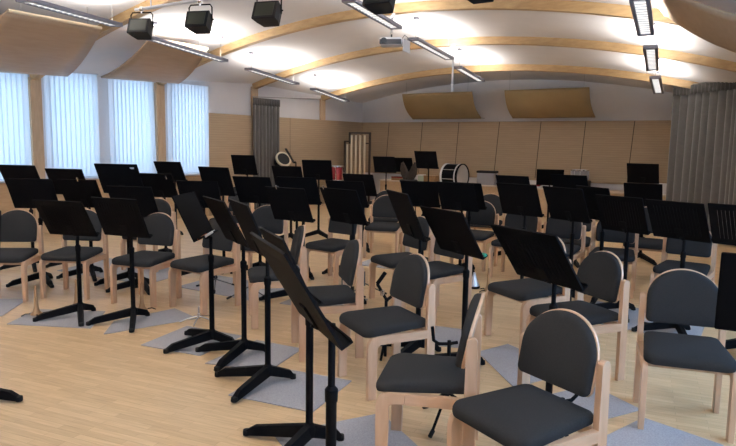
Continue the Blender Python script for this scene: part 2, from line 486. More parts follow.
c = cloud('ceiling_panel', 'curved veneer ceiling panel on the curtain side of the hall, beside the square lamp', (-1.50, 6.2, 3.20), (-1.50, 7.8, 3.07), (-.15, 6.2, 2.60), (-.15, 7.8, 2.46), M['cloud'], bend=1.5)
wires(c, [(-1.40, 6.6, 3.05), (-1.40, 7.6, 3.0)]); edge_strip(c, (-1.50, 6.2, 3.20), (-1.50, 7.8, 3.07))
c = cloud('ceiling_panel', 'curved veneer ceiling panel just showing in the upper corner over the curtain side', (-1.10, 3.6, 3.2), (-1.10, 5.0, 3.17), (.35, 3.6, 2.5), (.35, 5.0, 2.48), M['cloud'])
wires(c, [(-1.0, 3.8, 3.15), (-1.0, 4.8, 3.13)])
def backcloud(label, x0, x1):
    o = Vector(((x0+x1)/2, 14.3, 2.91)); root = thing('wall_reflector', label, 'acoustic panel', o, 0, 'ochre reflectors on the back wall')
    bm = bmesh.new(); gr = []; nv = 12
    for i in range(nv+1):
        v = i/nv; a = v*PI/2
        y = 14.3+.57*v-.10*math.sin(PI*v); z = 2.91-.62*v-.05*math.sin(PI*v)
        gr.append([bm.verts.new(Vector((x, y, z))-o) for x in (x0, (x0+x1)/2, x1)])
    for A, B in zip(gr, gr[1:]):
        for j in range(2): bm.faces.new([A[j], A[j+1], B[j+1], B[j]])
    s = link('ochre_sheet', bm, M['ochre'], root, smooth=True); sol = s.modifiers.new('thick', 'SOLIDIFY'); sol.thickness = .025
    for x in (x0+.12, x1-.12):
        bm = bmesh.new(); tube(bm, [Vector((x, 14.32, 2.90))-o, Vector((x, 14.32, ceil_z(x, 14.32)))-o], .003, 6); link('hanging_wire', bm, M['rail'], root)
        bm = bmesh.new(); tube(bm, [Vector((x, 14.86, 2.32))-o, Vector((x, SB-.003, 2.32))-o], .008, 6); link('wall_bracket', bm, M['rail'], root)
backcloud('curved ochre reflector on the back wall behind the thin hanging rod', -8.96, -6.98)
backcloud('curved ochre reflector on the back wall, the one with no rod in front', -6.15, -4.2)
bm = bmesh.new(); z0 = soffit(-5.75, 10.95)
tube(bm, [(-5.755, 10.95, 2.62), (-5.755, 10.95, z0)], .018, 8); lathe(bm, [(.001, z0-.05), (.045, z0-.045), (.05, z0)], 12, Matrix.Translation((-5.755, 10.95, 0)))
tag(link('hanging_rod', bm, M['plwhite']), 'thin pale rod hanging down from an arched beam before the ochre reflector', 'rod')

# ------------------------------------------------------------------ pendant lamps
UPW = 44.0
def lamp(label, a, b, group, shine=1.0):
    A, B = Vector(a), Vector(b); mid = (A+B)/2; d = B-A; L = d.length
    root = thing('pendant_light', label, 'ceiling light', mid, 0, group)
    q = Vector((1, 0, 0)).rotation_difference(d.normalized())
    x = d.normalized(); y = Vector((0, 0, 1)).cross(x).normalized(); z = x.cross(y)
    mt = Matrix((x, y, z)).transposed().to_4x4()
    bm = bmesh.new()
    # shallow trough: two long cheeks, two ends and the top plate
    for s_ in (-1, 1): box(bm, -L/2, L/2, s_*.070-.019, s_*.070+.019, -.024, .024, mt, .005)
    for s_ in (-1, 1): box(bm, s_*(L/2-.03)-.03, s_*(L/2-.03)+.03, -.06, .06, -.022, .022, mt)
    box(bm, -L/2+.06, L/2-.06, -.06, .06, .012, .020, mt)
    link('housing', bm, M['lampgrey'], root)
    bm = bmesh.new(); box(bm, -L/2+.065, L/2-.065, -.050, .050, -.012, -.004, mt); link('louvre', bm, M['louvre'], root)['label'] = 'glowing white louvre'
    nsl = int(L/.1)
    for i in range(1, nsl):
        xx = -L/2+i*L/nsl; bm = bmesh.new(); box(bm, xx-.003, xx+.003, -.051, .051, -.022, -.013, mt); link('louvre_blade', bm, M['plwhite'], root)
    for t in (-.44, .44):
        p = mt @ Vector((t*L, 0, .03)); wp = mid+p; zc = ceil_z(wp.x, wp.y)
        bm = bmesh.new(); tube(bm, [p, (p.x, p.y, zc-mid.z)], .0028, 6); link('hanging_wire', bm, M['rail'], root)
        bm = bmesh.new(); lathe(bm, [(.045, -.035), (.05, -.03), (.05, 0)], 12, Matrix.Translation((p.x, p.y, zc-mid.z))); link('ceiling_rose', bm, M['lampgrey'], root)
    ld = bpy.data.lights.new('uplight_lamp', 'AREA'); ld.shape = 'RECTANGLE'; ld.size = L*.9; ld.size_y = .12; ld.energy = UPW*shine; ld.color = (1, .965, .92)
    lo = bpy.data.objects.new('uplight_lamp', ld); COL.objects.link(lo); lo.parent = root
    lo.matrix_local = Matrix.Translation(mt @ Vector((0, 0, .045))) @ mt @ Matrix.Rotation(PI, 4, 'X')
    return root
GA, GB, GC = 'pendant lamps along the window side', 'pendant lamps down the middle', 'pendant lamps along the curtain side'
lamp('slim grey pendant lamp over the window side, cut by the upper frame edge', (-7.15, 3.7, 3.10), (-7.83, 5.3, 3.14), GA)
lamp('slim grey pendant lamp beside the veneer panel between two black spotlights', (-8.47, 6.29, 3.16), (-8.59, 7.9, 3.01), GA)
lamp('slim grey pendant lamp in the bay of the narrow curtain', (-9.09, 8.95, 3.01), (-9.44, 10.73, 2.89), GA)
lamp('small slim pendant lamp in the last bay of the window side', (-9.76, 11.68, 2.87), (-9.92, 13.21, 2.69), GA, .8)
lamp('grey pendant lamp with white louvre beneath the spotlight, beside the projector', (-4.73, 6.3, 3.31), (-5.07, 7.9, 3.26), GB)
lamp('grey pendant lamp just beyond the projector', (-5.48, 9.04, 3.30), (-5.76, 10.83, 3.21), GB)
lamp('short looking pendant lamp before the ochre reflectors, last of the middle row', (-6.03, 11.68, 3.16), (-6.21, 13.17, 3.03), GB, .8)
lamp('dark framed pendant lamp beside the curved veneer panel of the curtain side', (-1.45, 6.3, 2.975), (-1.72, 7.9, 2.90), GC)
lamp('dark framed pendant lamp between two arched beams, middle one of the curtain side', (-1.885, 8.95, 2.908), (-2.18, 10.6, 2.81), GC)
lamp('smallest looking pendant lamp, above the edge of the wide corner curtain', (-2.34, 11.6, 2.795), (-2.54, 13.0, 2.65), GC, .8)
lamp('unseen pendant lamp added to light the open floor near the camera, window side', (-6.6, .6, 3.1), (-6.9, 2.4, 3.1), GA, 2.9)  # this lamp and the next two are unseen, added to brighten the near floor
lamp('unseen pendant lamp added to light the middle of the hall near the camera', (-3.3, .6, 3.3), (-3.5, 2.4, 3.3), GB, 2.9)
lamp('unseen pendant lamp added to light the curtain side of the hall near the camera', (.2, .6, 3.0), (-.1, 2.4, 3.0), GC, 2.9)

# ------------------------------------------------------------------ spotlights on their bar
bm = bmesh.new(); tube(bm, [(-7.0, 5.0, 3.20), (-4.3, 5.0, 3.17), (-1.9, 5.0, 3.15)], .020, 10)
for x in (-6.7, -4.5, -2.3): tube(bm, [(x, 5.0, 3.18), (x, 5.0, ceil_z(x, 5.0))], .008, 6)
tag(link('lighting_bar', bm, M['plwhite']), 'pale round bar under the ceiling carrying the black spotlights', 'bar')
def spot(label, x, y, z, yaw, tilt=22):
    root = thing('stage_spotlight', label, 'spotlight', (x, y, z), yaw, 'black spotlights on the ceiling bar')
    T = Matrix.Rotation(R(-tilt), 4, 'X')                 # the lens looks along -y, tilted down
    bm = bmesh.new()
    prof = [(.135, .092, -.10), (.135, .098, -.09), (.125, .088, .0), (.09, .085, .09), (.06, .05, .13)]
    rg = []
    for hx, hz, yy in prof:
        rg.append([bm.verts.new(T @ Vector(p)) for p in ((-hx, yy, -hz), (hx, yy, -hz), (hx, yy, hz), (-hx, yy, hz))])
    for A, B in zip(rg, rg[1:]):
        for i in range(4): bm.faces.new([A[i], A[(i+1) % 4], B[(i+1) % 4], B[i]])
    bm.faces.new(rg[0][::-1]); bm.faces.new(rg[-1])
    for k in range(5): box(bm, -.10, .10, -.06+k*.035, -.05+k*.035, .09, .105, T)
    link('housing', bm, M['blackmatte'], root)
    bm = bmesh.new(); box(bm, -.105, .105, -.107, -.101, -.072, .072, T); link('lens', bm, M['gel'], root)['label'] = 'dull greenish lens'
    bm = bmesh.new(); tube(bm, [(-.142, 0, 0), (-.142, 0, .17), (-.12, 0, .20), (.12, 0, .20), (.142, 0, .17), (.142, 0, 0)], .008, 6); link('yoke', bm, M['black'], root)
    bm = bmesh.new(); tube(bm, [(0, 0, .19), (0, 0, .23)], .012, 8); lathe(bm, [(.028, -.02), (.028, .02)], 10, Matrix.Translation((0, 0, .245)) @ Matrix.Rotation(PI/2, 4, 'Y')); link('clamp', bm, M['chrome'], root)
for lb, px, z, yw in (('black spotlight at the window end of the bar', -6.88, 2.955, 26), ('black spotlight second from the window end of the bar', -5.82, 2.935, 20),
                      ('black spotlight third from the window end, hanging alone before the plain ceiling', -4.77, 2.925, 14),
                      ('black spotlight above the white projector, overlapping the pendant lamp', -3.37, 2.915, 8), ('black spotlight at the curtain end of the bar, only its lower rim showing', -2.39, 2.905, 0)):
    spot(lb, px, 5.0, z, R(yw))

# ------------------------------------------------------------------ projector
root = thing('projector', 'white ceiling projector with dark front hanging from an arched beam', 'projector', (-5.36, 8.22, 3.125), R(28))
bm = bmesh.new(); box(bm, -.17, .17, -.15, .15, -.055, .055, bevel=.018); link('body', bm, M['plwhite'], root, smooth=True)
bm = bmesh.new(); box(bm, -.160, .160, -.158, -.149, -.048, .024, bevel=.004); link('front_grille', bm, M['pldark'], root)
bm = bmesh.new(); lathe(bm, [(.045, 0), (.045, .02), (.036, .024), (.03, .012)], 20, Matrix.Translation((-.095, -.158, 0)) @ Matrix.Rotation(PI/2, 4, 'X')); link('lens', bm, M['lens'], root)
bm = bmesh.new(); box(bm, .185, .20, -.02, .30, -.13, .05, Matrix.Rotation(R(-14), 4, 'Z'), .003); link('side_plate', bm, M['plwhite'], root)
bm = bmesh.new(); tube(bm, [(0, .02, .05), (0, .02, .14)], .012, 8); link('ball_joint', bm, M['pldark'], root)
bm = bmesh.new(); tube(bm, [(0, .02, .12), (0, .02, .36), (.03, .03, .43), (.09, .05, .49), (.1, .06, .53)], .026, 12); link('mount_pole', bm, M['plwhite'], root, smooth=True)
bm = bmesh.new(); tube(bm, [(.14, .1, .05), (.19, .1, .12), (.24, .1, .08), (.22, .1, .0), (.17, .1, -.01)], .006, 6); link('cable', bm, M['pldark'], root)

# ------------------------------------------------------------------ chairs
HW, HD = .2305, .2135
def arcpts(cx, cy, r, a0, a1, n): return [(cx+r*math.cos(R(a0+(a1-a0)*i/n)), cy+r*math.sin(R(a0+(a1-a0)*i/n))) for i in range(n+1)]
def build_chair(label):
    root = thing('upholstered_chair', label, 'chair', group='beech chairs with charcoal upholstery')
    # outline of the cushion
    out = []
    def corner(cx, cy, r, a0): out.extend(arcpts(cx, cy, r, a0, a0+90, 6))
    fx, bx, fy, by = .256, -.218, .240, .212
    corner(fx-.06, fy-.06, .06, 0); corner(bx+.04, by-.04, .04, 90); corner(bx+.04, -by+.04, .04, 180); corner(fx-.06, -fy+.06, .06, 270)
    bm = bmesh.new()
    def fs(a, b, t): return (a, b, t-.002-.014*max(0, (a-.10)/.14)**2+.010*max(0, (-a-.02)/.2))
    rings_surface(bm, out, [(.94, .415), (.985, .420), (1.0, .436), (.995, .452), (.97, .464), (.90, .472), (.7, .476), (.35, .477)], fs, (.04, 0))
    link('seat', bm, M['fabric'], root, smooth=True)
    # arched backrest pad and the plywood shell behind it
    def back_outline(hw, zb, zs, zt, rc, n=14):
        p = arcpts(-hw+rc, zb+rc, rc, 180, 270, 4)+arcpts(hw-rc, zb+rc, rc, 270, 360, 4)
        p += [(hw*math.cos(R(a)), zs+(zt-zs)*math.sin(R(a))**.92) for a in [90*i/n for i in range(n+1)]]
        p += [(-hw*math.cos(R(a)), zs+(zt-zs)*math.sin(R(a))**.92) for a in [90-90*i/n for i in range(n+1)]]
        return p
    def fb(a, b, t):                                  # a across, b up, t thickness towards the sitter
        lean = -.172-.17*(b-.52)-.10*(b-.52)**2
        return (lean+t+.28*a*a, a, b)
    bm = bmesh.new()
    rings_surface(bm, back_outline(.209, .548, .69, .873, .03), [(.99, 0), (1.0, .010), (.99, .026), (.95, .036), (.82, .042), (.4, .044)], fb, (0, .69))
    link('backrest', bm, M['fabric'], root, smooth=True)
    bm = bmesh.new()
    rings_surface(bm, back_outline(.2125, .545, .69, .878, .032), [(.9, -.013), (.99, -.013), (1.0, -.009), (1.0, .002), (.97, .004)], fb, (0, .69))
    link('back_shell', bm, M['beech'], root, smooth=True)['label'] = 'pale bent plywood shell edging the backrest'
    for s in (-1, 1):
        y0, y1 = s*(HW-.016), s*(HW+.016)
        fn = lambda a, b, t: (a, t, b)
        bm = bmesh.new()                              # front leg bent over into the side rail
        poly = [(.183, 0), (.243, 0), (.245, .330)]+arcpts(.178, .345, .067, 0, 90, 8)+[(.10, .412), (.10, .356), (.157, .356)]+arcpts(.157, .330, .026, 90, 0, 4)
        prism(bm, poly, y0, y1, fn); bmesh.ops.bevel(bm, geom=[e for e in bm.edges if abs(e.verts[0].co.y-e.verts[1].co.y) < 1e-5], offset=.003, segments=1, affect='EDGES')
        link('leg', bm, M['beech'], root)
        bm = bmesh.new(); prism(bm, [(-.186, .358), (.10, .356), (.10, .412), (-.186, .410)], y0, y1, fn); link('side_rail', bm, M['beechx'], root)
        bm = bmesh.new()                              # rear post with a rounded top
        poly = [(-.246, 0), (-.186, 0), (-.184, .36)]+[(-.187, .690)]+arcpts(-.2135, .690, .0265, 0, 180, 8)+[(-.242, .36)]
        prism(bm, poly, y0, y1, fn); bmesh.ops.bevel(bm, geom=[e for e in bm.edges if abs(e.verts[0].co.y-e.verts[1].co.y) < 1e-5], offset=.003, segments=1, affect='EDGES')
        link('leg', bm, M['beech'], root)
    bm = bmesh.new(); box(bm, .150, .172, -HW+.013, HW-.013, .365, .410); link('front_rail', bm, M['beechx'], root)
    bm = bmesh.new(); box(bm, -.205, -.185, -HW+.013, HW-.013, .365, .410); link('rear_rail', bm, M['beechx'], root)
    return root
CHAIRS = [
 ('big chair nearest the camera, arched back towards the tall slotted stand behind it', -.977, 2.655, -113.9),
 ('chair turned sideways beside the big nearest chair, its back seen edge-on', -1.558, 2.833, 202.8),
 ('blue-tinted chair in daylight with all four legs showing, by the cut-off stand', -.560, 4.109, -73.9),
 ('chair with rounded back just behind the big chair, slotted stand crossing its seat', -1.333, 4.534, -123.7),
 ('chair whose back hides behind the slotted stand, seat corner facing the silver mute', -1.912, 5.086, -118.3),
 ('chair standing alone in the aisle beside the folding black instrument holder', -2.310, 3.537, -119.1),
 ('chair seen in profile beside the tall slotted stand, second of the sideways row', -3.062, 3.840, 228.8),
 ('chair seen in profile behind the half hidden stand, farthest of the sideways row', -3.949, 4.232, 227.9),
 ('chair behind the chrome tripod and the stand that holds pencils', -4.850, 4.171, -90.8),
 ('chair behind the wooden peg by the chrome tripod, arched back clear of the stand', -5.487, 3.962, -72.6),
 ('chair hidden behind the stand at the two wooden pegs', -6.281, 3.670, -59.3),
 ('chair at the frame edge by the windows, arched back half in shade', -6.688, 3.205, -50.2),
 ('chair in the second row, its back rising behind the chair near the chrome tripod', -6.881, 5.020, -70.1),
 ('chair at the back of the window side, right post against the narrow curtain gap', -7.266, 6.769, -90.0),
 ('small looking chair near the narrow curtain, behind another window side chair', -8.12, 7.66, -70.1),
 ('chair with arched back beside the wide black desks before the sideways row', -5.239, 5.346, -68.5),
 ('chair behind the plain desk in mid hall, seat lit and legs on bare floor', -4.600, 5.890, -93.0),
 ('lone chair in the middle aisle with pale floor all around its legs', -5.088, 7.703, -68.3),
 ('chair directly behind the lone middle aisle chair, only its back top showing', -5.639, 8.566, -65.1),
 ('chair behind the glossy tilted stand in the centre, seat facing the camera', -3.451, 5.567, -115.3),
 ('chair behind the stand with the green glint, its seat below the desk', -2.915, 5.325, -110.6),
 ('chair with full arched back beside the stand with the green glint', -3.694, 7.799, -86.6),
 ('chair top peeping over the arched chair near the green-glint stand', -4.119, 9.095, -80.1),
 ('chair whose posts frame the desk in front of the snare drum side', -3.005, 7.523, -87.0),
 ('chair behind the upright desk below the ledge drum, post ends showing', -2.411, 7.331, -90.2),
 ('chair with blue lit seat behind the first of the three slotted curtain-side stands', -1.81, 7.42, -80.1),
 ('chair with blue lit seat behind the widest slotted stand before the curtain', -1.018, 6.970, -92.0),
 ('chair in the back row before the curtain, seen between two slotted stands', -1.703, 8.564, -85.1),
 ('chair in the back row behind the plain desk next to the slotted ones', -2.498, 8.132, -80.1),
 ('chair at the bottom frame edge, only a strip of its cushion showing', 0.034, 2.461, 154.9),
]
proto = None
for lb, x, y, rz in CHAIRS:
    if proto is None:
        proto = build_chair(lb); proto.location = (x, y, 0); proto.rotation_euler = (0, 0, R(rz))
    else: dup(proto, (x, y, 0), R(rz), lb)

# ------------------------------------------------------------------ music stands
DW, DH, KK, OFF = .50, .37, .20, -.05
def desk_mesh(slotted):
    bm = bmesh.new()                                  # local: x across, y up the desk, z towards the player; centred
    T = .0035
    if slotted:
        n = 15; m_ = .035; top, bot = DH/2-.05, -DH/2+.05
        box(bm, -DW/2, DW/2, top, DH/2, -T, T); box(bm, -DW/2, DW/2, -DH/2, bot, -T, T)
        box(bm, -DW/2, -DW/2+m_, bot, top, -T, T); box(bm, DW/2-m_, DW/2, bot, top, -T, T)
        pw = (DW-2*m_)/n; gap = .004
        for i in range(n): box(bm, -DW/2+m_+i*pw+(gap if i else 0), -DW/2+m_+(i+1)*pw, bot, top, -T, T)
    else: box(bm, -DW/2, DW/2, -DH/2, DH/2, -T, T)
    for s in (-1, 1): box(bm, s*(DW/2)-.003, s*(DW/2)+.003, -DH/2, DH/2, -T, .007)
    box(bm, -DW/2, DW/2, DH/2-.003, DH/2+.003, -T, .007)
    return bm
_cache = {}
def cached(key, maker, mat, smooth=False):
    if key not in _cache:
        o = link(key[0], maker(), mat, None, smooth); _cache[key] = o.data; bpy.data.objects.remove(o)
    return _cache[key]
def child(name, me, root, mat=None):
    o = bpy.data.objects.new(name, me); COL.objects.link(o); o.parent = root
    if mat is not None: o.matrix_local = mat
    return o
def foot_bm(L):
    def mk():
        bm = bmesh.new(); N = 6; pr = None
        for i in range(N+1):
            t = i/N; x = .012+(L-.012)*t; zt = .118-.066*t if t < 1 else .034; zb = .050-.048*t if t < .85 else .003; hw = .027-.005*t
            if i == N: zt -= .01
            ring = [bm.verts.new(p) for p in ((x, -hw, zb), (x, hw, zb), (x, hw*.7, zt), (x, -hw*.7, zt))]
            if pr:
                for a in range(4): bm.faces.new([pr[a], pr[(a+1) % 4], ring[(a+1) % 4], ring[a]])
            else: bm.faces.new(ring[::-1])
            pr = ring
        bm.faces.new(pr); return bm
    return mk
def tip_bm():
    bm = bmesh.new(); lathe(bm, [(.001, 0), (.020, 0), (.022, .008), (.021, .030), (.001, .036)], 12); return bm
def hub_bm():
    bm = bmesh.new(); lathe(bm, [(.020, .045), (.034, .052), (.036, .095), (.030, .112), (.022, .125), (.0165, .13)], 18); return bm
def lower_bm(z):
    def mk():
        bm = bmesh.new(); lathe(bm, [(.020, .10), (.020, z-.05), (.0235, z-.045), (.0245, z), (.0145, z+.012)], 16); return bm
    return mk
def upper_bm(z0, z1):
    def mk():
        bm = bmesh.new(); lathe(bm, [(.0135, z0), (.0135, z1)], 12); return bm
    return mk
def stand(label, x, y, a, t, zt, slotted=False):
    root = thing('music_stand', label, 'music stand', (x, y, .0068), R(a), 'black orchestra music stands')
    for ang, L in ((140, .385), (220, .385), (0, .19)):
        f = child('foot', cached(('foot', L), foot_bm(L), M['black']), root, Matrix.Rotation(R(ang), 4, 'Z'))
        child('rubber_tip', cached(('rubber_tip',), tip_bm, M['rubber'], True), f, Matrix.Translation((L-.012, 0, 0)))
    child('hub', cached(('hub',), hub_bm, M['black'], True), root)
    zl = round(min(.72, zt-.12), 2)
    child('lower_pole', cached(('lower_pole', zl), lower_bm(zl), M['black'], True), root)
    child('upper_pole', cached(('upper_pole', zl, round(zt, 2)), upper_bm(zl, zt), M['black'], True), root)
    t = R(t); v = Vector((-math.cos(t), 0, math.sin(t))); nd = Vector((math.sin(t), 0, math.cos(t))); u = Vector((0, -1, 0))
    c = Vector((0, 0, zt))+nd*OFF+v*KK
    ux = -u                                           # right-handed frame (ux, v, nd)
    mt = Matrix.Translation(c) @ Matrix((ux, v, nd)).transposed().to_4x4()
    d = child('desk', cached(('desk', slotted), lambda: desk_mesh(slotted), M['deskblack']), root, mt)
    def ledge():
        bm = bmesh.new(); box(bm, -DW/2, DW/2, -DH/2-.004, -DH/2+.002, -.004, .042); box(bm, -DW/2, DW/2, -DH/2-.002, -DH/2+.014, .038, .043); return bm
    child('ledge', cached(('ledge',), ledge, M['deskblack']), d)
    def bracket():
        bm = bmesh.new(); box(bm, -.035, .035, -DH/2+.01, -DH/2+.11, -.012, -.0035, bevel=.003); tube(bm, [(0, -DH/2+.03, -.012), (0, -.196, .012), (0, -KK-.002, .048)], .012, 8); return bm
    child('bracket', cached(('bracket',), bracket, M['black']), root, mt)
    return root, mt
ST = [
 ('s1', 'black music stand on the edge of the open floor between the two small wooden pegs', -5.455, 3.220, 109.7, 59.4, .770, 1),
 ('s2', 'black music stand on the edge of the open floor, second from the windows', -4.936, 3.417, 102.4, 66.5, .781, 1),
 ('s3', 'music stand with greyish desk and orange and white pencils on its ledge', -3.850, 3.375, 31.9, 64.4, .874, 0),
 ('s4', 'black music stand next to the one holding pencils, leaning away from the windows', -3.466, 3.352, 65.4, 61.7, 0.882, 0),
 ('s5', 'black music stand third in the aisle row counted from the one holding pencils', -2.930, 3.050, 60.2, 66.9, 0.892, 0),
 ('s7', 'black music stand almost hidden behind the tall slotted stand at the aisle', -2.116, 2.517, 57.3, 64.6, .831, 1),
 ('s6', 'tall black slotted music stand closest to the camera, steep beside the sideways chair', -1.388, 1.775, 57.0, 59.1, 0.965, 1),
 ('r1', 'black slotted music stand tilted across the seat behind the big nearest chair', -1.161, 3.509, 64.1, 54.3, .880, 1),
 ('r2', 'black music stand with a green glint at its lower corner', -2.003, 4.113, 63.5, 58.9, .863, 0),
 ('r3', 'narrow looking music stand with bluish glossy edge in the centre of the hall', -2.444, 4.207, 50.6, 66.8, .921, 0),
 ('s34', 'first of three wide slotted music stands before the curtain, farthest from it', -1.466, 6.522, 69.3, 67.7, .816, 1),
 ('s37', 'widest slotted music stand, in front of the curtain beyond the blue-tinted chair', -.900, 6.094, 70.9, 62.3, .851, 1),
 ('s38', 'slotted music stand cut by the frame in front of the curtain', -.391, 5.795, 78, 61.6, .876, 1),
 ('s39', 'large dark music stand cut by the frame, before the blue-tinted chair', -0.063, 3.120, 97.1, 67.0, 0.862, 0),
 ('s32', 'upright music stand below the ledge drum, its shiny side edge showing', -2.030, 6.625, 67.4, 66.2, 0.870, 0),
 ('s33', 'plain music stand just behind the first of the three slotted curtain-side stands', -1.826, 6.990, 55.3, 70.3, 0.855, 0),
 ('s29', 'upright music stand in front of the chair framed by two posts', -2.602, 6.749, 77.9, 66.4, .874, 0),
 ('s28', 'music stand peeping over the upright desk in front of the two-post chair', -3.574, 8.946, 87.8, 61.4, .876, 0),
 ('s26', 'music stand below the bass drum, on the curtain side of a near twin', -3.535, 7.078, 87.5, 66.0, .835, 0),
 ('s25', 'music stand below the bass drum, on the window side of a near twin', -4.245, 7.367, 99.1, 64.6, .815, 0),
 ('s27', 'music stand showing a dark sliver behind the desk below the bass drum', -3.600, 7.420, 89.9, 61.9, 0.835, 0),
 ('s24', 'high raised music stand standing clear against the back wall beside the bass drum', -6.565, 11.571, 90.8, 70.2, 1.138, 0),
 ('s22', 'raised music stand before the back wall, next to the tubular bells', -7.835, 11.915, 103.1, 69.3, 1.0, 0),
 ('s23', 'raised music stand between two others at the back, before the brown bag', -7.840, 12.680, 103.0, 60.8, 1.000, 0),
 ('s21', 'music stand in the back aisle below the tubular bells', -5.690, 8.030, 100.2, 62.3, 0.840, 0),
 ('s20', 'music stand behind the plain desk in mid hall, one edge showing', -4.748, 6.445, 102.0, 60.7, .847, 0),
 ('s19', 'plain music stand in mid hall, its pole before the chair with bare floor legs', -3.685, 5.031, 80.6, 64.3, .855, 0),
 ('s16', 'plain music stand in mid hall, just behind the sideways row of chairs', -4.350, 4.960, 92.7, 66.1, 0.830, 0),
 ('s18', 'music stand behind a mid hall desk, nearer the tubular bells of a wide dark pair', -5.135, 5.976, 107.8, 61.8, .887, 0),
 ('s15', 'music stand behind a mid hall desk, nearer the curtain of a wide dark pair', -5.660, 5.760, 106.8, 61.5, 0.878, 0),
 ('s14', 'music stand below the cream rimmed tilted drum', -7.117, 7.970, 111.1, 62.2, .915, 0),
 ('s17', 'music stand beside the red drum, hiding part of the drum kit', -7.041, 8.598, 118.1, 63.7, 1.002, 0),
 ('s13', 'raised music stand alone in front of the wood boarding beside the narrow curtain', -8.687, 8.516, 103.0, 73.3, 1.017, 0),
 ('s12', 'music stand behind the two tilted aisle stands, wide and level', -6.091, 5.244, 117.8, 61.4, .828, 0),
 ('s11', 'wide level music stand below the last two blinds', -7.410, 5.680, 109.6, 61.8, 0.850, 0),
 ('s10', 'slanted music stand beside the end of the last blind', -6.142, 5.598, 94.0, 70.5, .948, 0),
 ('s7b', 'raised music stand in front of the last blind, shoulder of its desk slanting', -8.854, 7.004, 108.5, 61.2, .954, 0),
 ('s5b', 'raised music stand with a pale tab, before the third blind', -6.380, 4.380, 115.5, 62.0, 1.030, 0),
 ('s6b', 'music stand top showing just above the second open floor stand', -5.995, 4.270, 116.0, 61.9, 0.810, 0),
 ('s3b', 'music stand before the second blind, beside the pale window sill', -7.770, 4.580, 115.2, 61.9, 0.925, 0),
 ('s4b', 'music stand behind the first open floor stand, level with the window sill', -7.020, 4.310, 112.9, 61.9, 0.835, 0),
 ('s2b', 'music stand behind the half shaded chair at the frame edge', -7.103, 3.762, 124.8, 63, .856, 0),
 ('s1b', 'raised music stand at the frame edge before the first blind', -8.050, 4.150, 114.9, 61.9, 0.970, 0),
 ('s30', 'music stand standing before the ledge drum at the back', -4.270, 12.3, 110, 56.0, .89, 0),
 ('s31', 'dark music stand below the ledge drum, behind a shiny edged desk', -2.740, 8.900, 84.9, 61.9, 0.920, 0),
 ('s35', 'raised music stand at the back beside the wide corner curtain', -2.435, 11.748, 92.3, 62.3, 1.037, 0),
 ('s36', 'music stand directly in front of the raised one beside the corner curtain', -2.006, 9.783, 93.8, 60.8, .810, 0),
 ('s0', 'music stand outside the frame, one black foot reaching over the open floor', -4.230, 1.680, 175.0, 78.0, 0.800, 0),
]
DESK = {}
for key, lb, x, y, a, t, zt, sl in ST:
    root, mt = stand(lb, x, y, a, t, zt, sl); DESK[key] = (Matrix.Translation((x, y, 0)) @ Matrix.Rotation(R(a), 4, 'Z') @ mt, mt)

# things lying on the desks
for nm, key, m_, x0, x1, zz, lb in (('pencil', 's3', 'orange', -.17, .0, .022, 'orange pencil lying on the ledge of a music stand'),
                               ('pencil', 's3', 'paper', .04, .20, .028, 'white pencil lying on the ledge of a music stand'),
                               ('pencil', 's3', 'paper', -.10, .06, .054, 'short white pencil in front of the orange one')):
    W = DESK[key][0]; p = W @ Vector(((x0+x1)/2, -DH/2+.0125, zz)); bm = bmesh.new()
    d = (W.to_3x3() @ Vector((1, .05, .06))).normalized(); h_ = (x1-x0)/2
    tube(bm, [-d*h_, d*h_*.86, d*h_], .010, 8)
    o = link(nm, bm, M[m_]); o.location = p; tag(o, lb, 'pencil')
def on_desk_box(nm, key, m_, c, sz, lb, cat):
    W = DESK[key][0]; bm = bmesh.new(); box(bm, -sz[0]/2, sz[0]/2, -sz[1]/2, sz[1]/2, -sz[2]/2, sz[2]/2, bevel=.002)
    box(bm, -sz[0]*.3, sz[0]*.3, -sz[1]*.8, -sz[1]/2+.002, -sz[2]*.35, sz[2]*.35)
    o = link(nm, bm, M[m_]); o.matrix_world = W @ Matrix.Translation(c); tag(o, lb, cat)
on_desk_box('clip_and_glint', 'r2', 'greenglint', (-.23, -DH/2+.016, .035), (.035, .022, .02), 'bright green painted glint at the lower corner of a music stand', 'clip')  # small green piece stands in for light reflected at the desk corner
on_desk_box('clip_and_glint', 's4b', 'chrome', (-.02, DH/2+.012, .004), (.016, .05, .012), 'small shiny page clip above the first open floor stand', 'clip')
on_desk_box('clip_and_glint', 's11', 'chrome', (-.17, DH/2-.03, -.012), (.016, .04, .012), 'small shiny page clip on a desk before the last two blinds', 'clip')
on_desk_box('clip_and_glint', 's16', 'chrome', (.1, DH/2+.010, .004), (.016, .04, .012), 'small shiny page clip on a mid hall desk', 'clip')
on_desk_box('clip_and_glint', 's19', 'chrome', (.2, DH/2+.010, .004), (.016, .04, .012), 'small shiny page clip on the plain mid hall desk by the lone chair', 'clip')
on_desk_box('paper_tab', 's5b', 'paper', (-.19, DH/2-.03, -.006), (.05, .016, .003), 'small white tab on the back of a raised desk before the third blind', 'tab')

